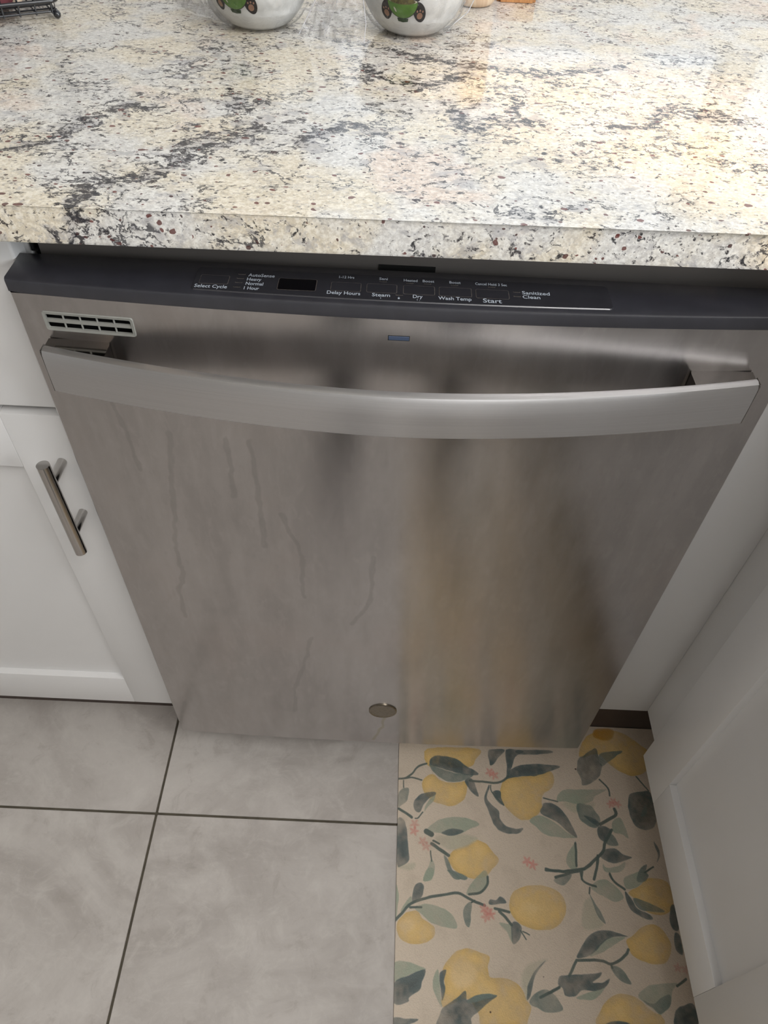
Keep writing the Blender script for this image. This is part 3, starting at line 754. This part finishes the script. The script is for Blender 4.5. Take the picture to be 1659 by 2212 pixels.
for x0, y0 in ((.1705, .0212), (.1702, .0155), (.1698, .0098), (.1694, .0036), (.2775, .0205), (.2978, .0200), (.3112, .0202), (.3316, .0201), (.3598, .0200), (.3782, .0146), (.3782, .0088), (.2901, .0030)):
    bm = bmesh.new(); prism(bm, rrect(x0, x0 + .0055, y0 - .0006, y0 + .0006, .0005, 2), ZI, ZI + .0001); link_mesh('indicator_slot', bm, M['groove'], cp)
    bm = bmesh.new(); prism(bm, rrect(x0 + .0004, x0 + .0051, y0 - .0002, y0 + .0004, .00025, 2), ZI + .0001, ZI + .0002); link_mesh('indicator_lens', bm, M['void'], cp)
def text(s, x0, x1, yc, cap, parent=None):
    cu = bpy.data.curves.new('t', 'FONT'); cu.body = s; cu.size = 1; cu.offset = .012; cu.resolution_u = 3; cu.align_x = 'LEFT'
    o = bpy.data.objects.new('t', cu); COL.objects.link(o)
    dg = bpy.context.evaluated_depsgraph_get(); me = bpy.data.meshes.new_from_object(o.evaluated_get(dg))
    bpy.data.objects.remove(o)
    co = np.empty(len(me.vertices) * 3); me.vertices.foreach_get('co', co); co = co.reshape(-1, 3)
    w0, w1 = co[:, 0].min(), co[:, 0].max()
    co[:, 0] = x0 + (co[:, 0] - w0) / (w1 - w0) * (x1 - x0)
    co[:, 1] = yc + (co[:, 1] - .36) * cap / .72
    co[:, 2] = ZI + .00025
    me.vertices.foreach_set('co', co.ravel()); me.update()
    me.materials.append(M['ink']); me.name = 'lettering'
    t = bpy.data.objects.new('lettering', me); COL.objects.link(t); t.parent = cp
    t.matrix_parent_inverse = cp.matrix_parent_inverse.copy() if False else Matrix.Identity(4)
    return t
BIG, SM = .0044, .0034
for s, x0, x1, yc, cap in (('Select Cycle', .1410, .1652, .0028, BIG), ('AutoSense', .1783, .1982, .0205, .0042), ('Heavy', .1781, .1889, .0147, .0042), ('Normal', .1781, .1911, .0088, .0042), ('1 Hour', .1777, .1889, .0026, .0042),
        ('1-12 Hrs', .2467, .2582, .0238, SM), ('Delay Hours', .2392, .2639, .0022, BIG), ('Sani', .2772, .2837, .0240, SM), ('Steam', .2726, .2860, .0018, BIG), ('Heated', .2958, .3063, .0235, SM),
        ('Boost', .3102, .3190, .0236, SM), ('Dry', .3029, .3101, .0020, BIG), ('Boost', .3305, .3391, .0236, SM), ('Wash Temp', .3217, .3463, .0016, BIG), ('Cancel Hold 3 Sec', .3501, .3742, .0234, SM),
        ('Start', .3548, .3687, .0010, .0054), ('Sanitized', .3849, .4057, .0140, .0044), ('Clean', .3848, .3980, .0084, .0044)):
    text(s, x0, x1, yc, cap)
for dims in ((.2790, .2793, -.0030, -.0014), (.3060, .3063, -.0030, -.0014), (.3078, .3081, -.0034, -.0030)):
    bm = bmesh.new(); box(bm, *dims, ZI, ZI + .0002); link_mesh('print_tick', bm, M['ink'], cp)
bm = bmesh.new(); prism(bm, rrect(.2918, .2932, -.0022, -.0010, .0003, 2), ZI, ZI + .0002)
A = [(.2925 + .0005 * math.cos(math.radians(a)), -.0009 + .0008 * math.sin(math.radians(a)), ZI + .0002) for a in range(0, 181, 30)]
tube(bm, A, .00012, 4); link_mesh('lock_symbol', bm, M['ink'], cp)
# small status lens on the steel
bm = bmesh.new(); yl = ys(.294, .821); box(bm, .2862, .3020, yl - .0006, yl + .002, .8190, .8225, bev=.0003); link_mesh('status_lens', bm, M['lamp'], dw)
bm = bmesh.new(); box(bm, .2858, .3024, yl - .0002, yl + .002, .8186, .8229); link_mesh('lens_surround', bm, M['void'], dw)
# round badge
bm = bmesh.new(); lathe(bm, [(0, .0022), (.012, .0022), (.0165, .0018), (.0182, .0026), (.0195, .0020), (.0198, 0)], (0, 0, 0), 48)
bmesh.ops.rotate(bm, verts=bm.verts[:], cent=(0, 0, 0), matrix=Matrix.Rotation(math.radians(90), 3, 'X')); bmesh.ops.translate(bm, verts=bm.verts[:], vec=(.3019, ys(.3019, .1945) + .0004, .1945))
link_mesh('round_badge', bm, M['badge'], dw, smooth=True)
# handle
def yb(x): t = abs((x - .2969) / .2785); return -.0150 - .0362 * (1 - t ** 1.8)
HX0, HX1 = .0184, .5754
bm = bmesh.new(); uvl = bm.loops.layers.uv.new('UVMap'); K = 56
hx = [HX0 + (HX1 - HX0) * k / K for k in range(K + 1)]
hp = lambda x: [(yb(x) + .0045, .7990), (yb(x) + .0012, .7998), (yb(x) - .0024, .7988), (yb(x) - .0042, .7955), (yb(x) - .0046, .7800), (yb(x) - .0042, .7612), (yb(x) - .0032, .7600), (yb(x) + .0045, .7600)]
rg = [[bm.verts.new((x, y, z)) for y, z in hp(x)] for x in hx]
for A, B in zip(rg, rg[1:]):
    for k in range(8): bm.faces.new((A[k], A[(k + 1) % 8], B[(k + 1) % 8], B[k]))
bm.faces.new(rg[0]); bm.faces.new(rg[-1][::-1])
for f in bm.faces:
    for l in f.loops: l[uvl].uv = (l.vert.co.z, l.vert.co.x)
hd = link_mesh('handle', bm, M['steel_handle'], dw, smooth=True)
for s, x0, x1 in ((1, HX0 + .0004, .0690), (-1, .5240, HX1 - .0004)):
    bm = bmesh.new(); r = .005; pts = []
    y1 = ys((x0 + x1) / 2, .78) + .0005
    inner, outer = (x1, x0) if s > 0 else (x0, x1)
    # plan outline: outer edge straight, inner edge splayed towards the bar with a rounded corner at the door
    yo, yi = yb(outer) + .0042, yb(inner) + .0042
    plan = [(outer, y1), (outer, yo), ((outer + inner) / 2, yb((outer + inner) / 2) + .0042), (inner - s * .001, yi), (inner - s * .001, y1 - r)]
    for a in (30, 60, 90): plan.append((inner - s * .001 - s * r * (1 - math.cos(math.radians(a))), y1 - r + r * math.sin(math.radians(a))))
    prism(bm, plan, .7635, .7990)
    link_mesh('handle_post', bm, M['steel_post'], hd)
for x in (HX0, HX1):
    s = -1 if x < .3 else 1
    bm = bmesh.new(); box(bm, x - .0012 if s < 0 else x + .0002, x - .0002 if s < 0 else x + .0012, yb(x) - .0040, yb(x) + .006, .7602, .7996, bev=.0004)
    link_mesh('handle_end_cap', bm, M['steel_post'], hd)
    bm = bmesh.new(); box(bm, x - .0016 if s < 0 else x + .0012, x - .0012 if s < 0 else x + .0016, yb(x) + .0005, yb(x) + .0035, .7650, .7800, bev=.0001)
    link_mesh('handle_cap_slot', bm, M['void'], hd)
# body of the machine behind the door
boxo('tub_front', (.0095, .5995, .0485, .0560, .800, .8805), M['tub'], dw, bev=.0008)
boxo('tub_body', (.0110, .5980, .0565, .62, .12, .8700), M['tub'], dw)
boxo('latch_slot', (.2762, .3206, .0478, .0486, .8380, .8478), M['void'], dw)
bm = bmesh.new(); box(bm, .2915, .2955, .0470, .0478, .8385, .8420, bev=.0003); box(bm, .302, .3055, .0470, .0478, .8385, .8415, bev=.0003); link_mesh('latch_tongue', bm, M['tub'], dw)
bm = bmesh.new(); box(bm, .0028, .0090, .056, .058, .80, .8805); box(bm, .0028, .0075, .049, .0535, .8448, .8456); box(bm, .0028, .0040, .049, .056, .845, .856); link_mesh('mounting_bracket', bm, M['void'], dw)
boxo('toe_panel', (.006, .597, .075, .080, .004, .118), M['void'], dw)
for x in (.03, .57):
    bm = bmesh.new(); lathe(bm, [(0, 0), (.014, 0), (.014, .006), (.005, .008), (.005, .12), (0, .12)], (x, .13, .0005), 16); link_mesh('levelling_foot', bm, M['void'], dw)

# ------------------------------------------------------------------ bowls
def bowl_profile():
    o = [(0, .0006), (.020, 0), (.028, .0008), (.0345, .0045), (.0405, .0105), (.0455, .017), (.050, .025), (.053, .034), (.0545, .045), (.055, .056), (.0552, .066)]
    i = [(.0532, .0665), (.0528, .056), (.052, .045), (.050, .035), (.046, .026), (.040, .0175), (.030, .008), (0, .004)]
    return o, i
BO, BI = bowl_profile()
def brad(z):
    for (r0, z0), (r1, z1) in zip(BO[1:], BO[2:]):
        if z0 <= z <= z1: return r0 + (r1 - r0) * (z - z0) / (z1 - z0)
    return BO[-1][0]
def make_bowl(cx, cy, turn, label, art):
    zt = .9088
    t = thing('bowl', label, 'bowl', (cx, cy, zt), 'white bowls in clear bags')
    bm = bmesh.new(); lathe(bm, BO + BI, (cx, cy, zt), 64)
    body = link_mesh('bowl_body', bm, M['ceramic'], t, smooth=True)
    def P(u, z, off):  # u metres around the bowl from its front (towards -Y)
        r = brad(z) + off; a = math.radians(-90) + turn + u / .053
        return (cx + r * math.cos(a), cy + r * math.sin(a), zt + z)
    def blob(name, cu, cz, outline, mat, off, rings=4):
        bm = bmesh.new(); R = [[bm.verts.new(P(cu + du * k / rings, cz + dz * k / rings, off)) for du, dz in outline] for k in range(1, rings + 1)]
        c = bm.verts.new(P(cu, cz, off)); m = len(outline)
        for k in range(m): bm.faces.new((c, R[0][k], R[0][(k + 1) % m]))
        for A, B in zip(R, R[1:]):
            for k in range(m): bm.faces.new((A[k], A[(k + 1) % m], B[(k + 1) % m], B[k]))
        link_mesh(name, bm, M[mat], body, smooth=False)
    def ell(a, b, rot=0, m=20): return [(a * math.cos(t_) * math.cos(rot) - b * math.sin(t_) * math.sin(rot), a * math.cos(t_) * math.sin(rot) + b * math.sin(t_) * math.cos(rot)) for t_ in [2 * math.pi * k / m for k in range(m)]]
    u0, z0 = art
    # dark legs with paw pads either side of a green noodle bowl
    for s in (-1, 1):
        blob('printed_leg', u0 + s * .0175, z0 + .000, ell(.0062, .0098, s * .35), 'ink_black', .00025)
        blob('printed_leg', u0 + s * .0125, z0 + .016, ell(.0065, .0080, -s * .5), 'ink_black', .00022)
        blob('printed_paw_pad', u0 + s * .0180, z0 - .0032, ell(.0030, .0032), 'paw', .0004, 2)
        for k in (-1, 0, 1): blob('printed_toe_pad', u0 + s * .0180 + k * .0028, z0 + .0018 - abs(k) * .0008, ell(.00085, .0011, 0, 10), 'paw', .0004, 1)
    half = [(.0150 * math.cos(math.radians(a)), .0145 * math.sin(math.radians(a))) for a in range(180, 361, 12)]
    bo = [(x * 1.06, z * 1.05 + .0002) for x, z in half]
    blob('printed_dish_outline', u0, z0 + .0040, [(x, z + .0045) for x, z in bo] + [(.0159, .0050), (.008, .0060), (-.008, .0060), (-.0159, .0050)], 'ink_black', .00045)
    blob('printed_dish', u0, z0 + .0040, [(x, z + .0045) for x, z in half] + [(.008, .0036), (-.008, .0036)], 'green', .0006)
    blob('printed_dish_foot', u0, z0 - .0072, [(-.0062, .001), (-.0055, -.0022), (0, -.0030), (.0055, -.0022), (.0062, .001), (0, .0012)], 'green_d', .00052, 2)
    blob('printed_dish_rim', u0, z0 + .0094, ell(.0146, .0022), 'cream_print', .0007, 3)
    blob('printed_noodles', u0, z0 + .0094, ell(.0128, .0028), 'noodle', .00085, 3)
    blob('printed_noodles', u0, z0 + .0165, [(-.0022, -.008), (.0022, -.008), (.0024, .008), (-.0024, .008)], 'noodle', .0009, 3)
    blob('printed_highlight', u0 - .0075, z0 + .0015, ell(.0008, .0026, .5, 10), 'cream_print', .0008, 1)
    return t
make_bowl(.1353, .4130, 0.0, 'white glazed bowl, left of the pair, its panda print mostly cut off', (-.0165, .0290))
make_bowl(.2950, .4170, 0.0, 'white glazed bowl, right of the pair, panda print with green dish', (-.0108, .0276))

# clear bags
def hsh(*a):
    v = math.sin(sum(k * q for k, q in zip(a, (127.1, 311.7, 74.7)))) * 43758.5453; return v - math.floor(v)
from mathutils import noise as MN
def crumple(p, s, a): return (abs(MN.noise(Vector(p) * s)) * 2 - .5) * a + MN.noise(Vector(p) * s * 2.7) * a * .4
def sheet(bm, c00, c10, c11, c01, amp, nu=26, nv=26, bulge=(0, 0, 0)):
    """crumpled film spanned by four corners"""
    c = [Vector(q) for q in (c00, c10, c11, c01)]; nn = (c[1] - c[0]).cross(c[3] - c[0]).normalized(); g = []
    for j in range(nv + 1):
        row = []
        for i in range(nu + 1):
            u, v = i / nu, j / nv
            p = c[0] * (1 - u) * (1 - v) + c[1] * u * (1 - v) + c[2] * u * v + c[3] * (1 - u) * v
            e = 4 * u * (1 - u); p = p + Vector(bulge) * e + nn * crumple(p, 95, amp)
            p.z = max(p.z, .9086)
            row.append(bm.verts.new(p))
        g.append(row)
    for A, B in zip(g, g[1:]):
        for k in range(nu): bm.faces.new((A[k], A[k + 1], B[k + 1], B[k]))
def envelope(bm, cx, cy, a0, a1, nu=70, nv=16):
    g = []
    for j in range(nv + 1):
        z = .0008 + .070 * j / nv; row = []
        for i in range(nu + 1):
            a = a0 + (a1 - a0) * i / nu
            r = brad(max(z, .001)) + .0022 + (.003 if z < .02 else .0) + crumple((math.cos(a) * .07 + cx, math.sin(a) * .07, z), 70, .0014)
            row.append(bm.verts.new((cx + r * math.cos(a), cy + r * math.sin(a), .9086 + z)))
        g.append(row)
    for A, B in zip(g, g[1:]):
        for k in range(nu): bm.faces.new((A[k], A[k + 1], B[k + 1], B[k]))
R_ = math.radians
bg1 = thing('plastic_bag', 'crumpled clear plastic bag wrapped around the left white bowl', 'bag', (.1353, .413, .9086))
bm = bmesh.new(); envelope(bm, .1353, .413, R_(175), R_(365)); link_mesh('bag_wrap', bm, M['film_thin'], bg1, smooth=True)
bm = bmesh.new(); sheet(bm, (.180, .379, .9086), (.206, .374, .9086), (.232, .398, .975), (.215, .402, .975), .004); link_mesh('bag_fold', bm, M['film'], bg1, smooth=True)
bm = bmesh.new(); sheet(bm, (.040, .455, .9088), (.112, .396, .9088), (.094, .412, .950), (.045, .45, .975), .005); link_mesh('bag_fold', bm, M['film'], bg1, smooth=True)
bg2 = thing('plastic_bag', 'crumpled clear plastic bag wrapped around the right white bowl', 'bag', (.295, .417, .9086))
bm = bmesh.new(); envelope(bm, .295, .417, R_(175), R_(365)); link_mesh('bag_wrap', bm, M['film_thin'], bg2, smooth=True)
bm = bmesh.new(); sheet(bm, (.2035, .374, .9088), (.2475, .362, .9088), (.243, .384, .985), (.214, .388, .985), .006, 34, 40, (0, -.006, 0)); link_mesh('bag_corner', bm, M['film'], bg2, smooth=True)
bm = bmesh.new(); sheet(bm, (.318, .405, .9090), (.354, .440, .9200), (.372, .452, .960), (.345, .430, .985), .004); link_mesh('bag_fold', bm, M['film'], bg2, smooth=True)

for bag, runs in ((bg1, [[(.180, .3785, .9092), (.196, .388, .935), (.2155, .4015, .975)], [(.206, .3735, .9092), (.218, .384, .935), (.232, .3975, .975)]]),
                  (bg2, [[(.2475, .3612, .9092), (.2490, .366, .925), (.2455, .374, .945), (.243, .383, .985)], [(.318, .4045, .9096), (.338, .420, .9136), (.354, .4395, .9205), (.364, .446, .940), (.372, .4515, .960)]])):
    for run in runs:
        bm = bmesh.new(); tube(bm, run, .00045, 6); link_mesh('bag_hem', bm, M['hem'], bag, smooth=True)

# ------------------------------------------------------------------ wooden pieces
t = thing('wooden_canister', 'pale round wooden canister standing right of the bagged bowls', 'canister', (.366, .524, .9084))
bm = bmesh.new(); lathe(bm, [(0, 0), (.0175, 0), (.0205, .0015), (.0232, .0050), (.0242, .0100), (.0245, .09), (.022, .093), (0, .093)], (.366, .524, .9084), 40); link_mesh('canister_body', bm, M['wood_pale'], t, smooth=True)
bm = bmesh.new(); lathe(bm, [(0, .0932), (.023, .0932), (.024, .096), (.022, .104), (0, .105)], (.366, .524, .9084), 40); link_mesh('lid', bm, M['wood_pale'], t, smooth=True)
bm = bmesh.new(); prism(bm, rrect(.3935, .4385, .5350, .648, .004), .9084, .9264)
bmesh.ops.bevel(bm, geom=[e for e in bm.edges if abs(e.verts[0].co.z - e.verts[1].co.z) < 1e-6], offset=.003, segments=2, affect='EDGES')
wb = link_mesh('cutting_board', bm, M['wood_orange'], smooth=True); wb['label'] = 'orange-brown wooden board lying at the back of the countertop'; wb['category'] = 'board'

# ------------------------------------------------------------------ wire basket
Fx, Fy = -.0710, .3960
dX = Vector((-.86, -.51, 0)).normalized(); dY = Vector((dX.y, -dX.x, 0)) * 1.0
if dY.y < 0: dY = -dY
def Bk(u, v, z): return tuple(Vector((Fx, Fy, .9082)) + dX * u + dY * v + Vector((0, 0, z)))
bk_ = thing('wire_basket', 'black wire basket on little ball feet at the back left of the countertop', 'basket', (Fx, Fy, .9082))
BL_, BW_, BH_ = .26, .17, .11
def loop(z, o, r, name):
    bm = bmesh.new(); c = .008; pts = []
    for (cu, cv, a0) in ((BL_ + o - c, BW_ + o - c, 0), (-o + c, BW_ + o - c, 90), (-o + c, -o + c, 180), (BL_ + o - c, -o + c, 270)):
        for a in range(a0, a0 + 91, 15): pts.append(Bk(cu + c * math.cos(R_(a)), cv + c * math.sin(R_(a)), z))
    pts.append(pts[0]); tube(bm, pts, r, 16, cap=False); link_mesh(name, bm, M['black_wire'], bk_, smooth=True)
loop(.0165, .0035, .0019, 'lower_rail'); loop(.0068, .0, .0011, 'base_rail'); loop(BH_, .0035, .0019, 'top_rail')
for k in range(17):
    u = .004 + k * .0158
    if u > BL_: break
    bm = bmesh.new(); tube(bm, [Bk(u, BW_ + .0025, BH_), Bk(u, BW_ + .0005, .0055), Bk(u, -.0005, .0055), Bk(u, -.0025, BH_)], .0010, 12); link_mesh('wire', bm, M['black_wire'], bk_, smooth=True)
for k in range(11):
    v = .006 + k * .0158
    bm = bmesh.new(); tube(bm, [Bk(-.0025, v, BH_), Bk(-.0005, v, .0078), Bk(BL_ + .0005, v, .0078), Bk(BL_ + .0025, v, BH_)], .0010, 12); link_mesh('wire', bm, M['black_wire'], bk_, smooth=True)
for u, v in ((0, 0), (BL_, 0), (0, BW_), (BL_, BW_)):
    bm = bmesh.new(); lathe(bm, [(0, 0), (.0015, .0003), (.0027, .0011), (.0035, .0023), (.0038, .0038), (.0035, .0052), (.0027, .0064), (.0016, .0072), (.0012, .0080), (.0012, .0088), (0, .0090)], Bk(u, v, 0), 28); link_mesh('ball_foot', bm, M['black_wire'], bk_, smooth=True)
pk = thing('pouch', 'dark maroon pouch with a pale edge lying inside the black wire basket', 'pouch', Bk(.10, .05, .0095))
bm = bmesh.new()
def pil(bm, u0, u1, v0, v1, z0, h):
    n1 = 14; top = []; bot = []
    for i in range(n1 + 1):
        ra, rb = [], []
        for j in range(n1 + 1):
            a, b = i / n1, j / n1; hh = (max(0, (1 - (2 * a - 1) ** 4) * (1 - (2 * b - 1) ** 4))) ** .5 * h
            q = Bk(u0 + (u1 - u0) * a, v0 + (v1 - v0) * b, 0); w_ = .003 * MN.noise(Vector(q) * 60)
            ra.append(bm.verts.new((q[0], q[1], .9082 + z0 + h * .12 + hh * .88 + w_ * (hh > 0)))); rb.append(bm.verts.new((q[0], q[1], .9082 + z0 + h * .12 - hh * .12)))
        top.append(ra); bot.append(rb)
    for g in (top, bot):
        for A, B in zip(g, g[1:]):
            for k in range(n1): bm.faces.new((A[k], A[k + 1], B[k + 1], B[k]))
    bmesh.ops.remove_doubles(bm, verts=bm.verts[:], dist=.0003)
pil(bm, .034, .18, .006, .13, .0085, .05); link_mesh('pouch_body', bm, M['maroon'], pk, smooth=True)
bm = bmesh.new(); tube(bm, [Bk(.036, .007, .0140), Bk(.031, .009, .0190), Bk(.026, .014, .0250), Bk(.023, .03, .031), Bk(.023, .10, .033)], .0036, 10); link_mesh('pouch_edge', bm, M['beige'], pk, smooth=True)

# ------------------------------------------------------------------ added leg stand-ins for the steel reflection and ceiling lamp fitting
def stand_in(x, turn, label):
    """added dark stand-in for a leg of whoever holds the camera; it shows only as a dark band mirrored in the steel"""
    t = thing('leg_stand_in', label, 'stand_in', (x, -.76, 0), 'added pair of dark leg stand-ins on the floor')
    bm = bmesh.new(); K = 20; rings = []
    for z, cy, rx, ry in ((.0, .03, .046, .13), (.02, .03, .048, .132), (.05, .028, .046, .125), (.085, .012, .044, .098), (.12, -.018, .045, .066), (.18, -.028, .046, .054), (.28, -.030, .052, .058), (.38, -.030, .055, .060), (.44, -.030, .056, .061)):
        rings.append([bm.verts.new((x + rx * math.cos(2 * math.pi * k / K), -.78 + cy + ry * math.sin(2 * math.pi * k / K), z + .0005)) for k in range(K)])
    for A, B in zip(rings, rings[1:]):
        for k in range(K): bm.faces.new((A[k], A[(k + 1) % K], B[(k + 1) % K], B[k]))
    bm.faces.new(rings[0][::-1]); bm.faces.new(rings[-1])
    link_mesh('stand_in_shaft', bm, M['stand_in_dark'], t, smooth=True)
    bm = bmesh.new(); tube(bm, [(x + .057 * math.cos(a), -.81 + .062 * math.sin(a), .438) for a in [2 * math.pi * k / 24 for k in range(25)]], .004, 8, cap=False); link_mesh('stand_in_rim', bm, M['black_plastic'], t, smooth=True)
stand_in(.175, 0, 'added dark stand-in for a leg behind the camera, left of the pair')
stand_in(.43, 0, 'added dark stand-in for a leg behind the camera, right of the pair')
cl = thing('ceiling_lamp', 'flat rectangular ceiling lamp above the kitchen floor', 'lamp', (.98, -1.15, 2.44))
boxo('lamp_frame', (.34, 1.62, -1.47, -.83, 2.405, 2.449), M['white'], cl, bev=.004)
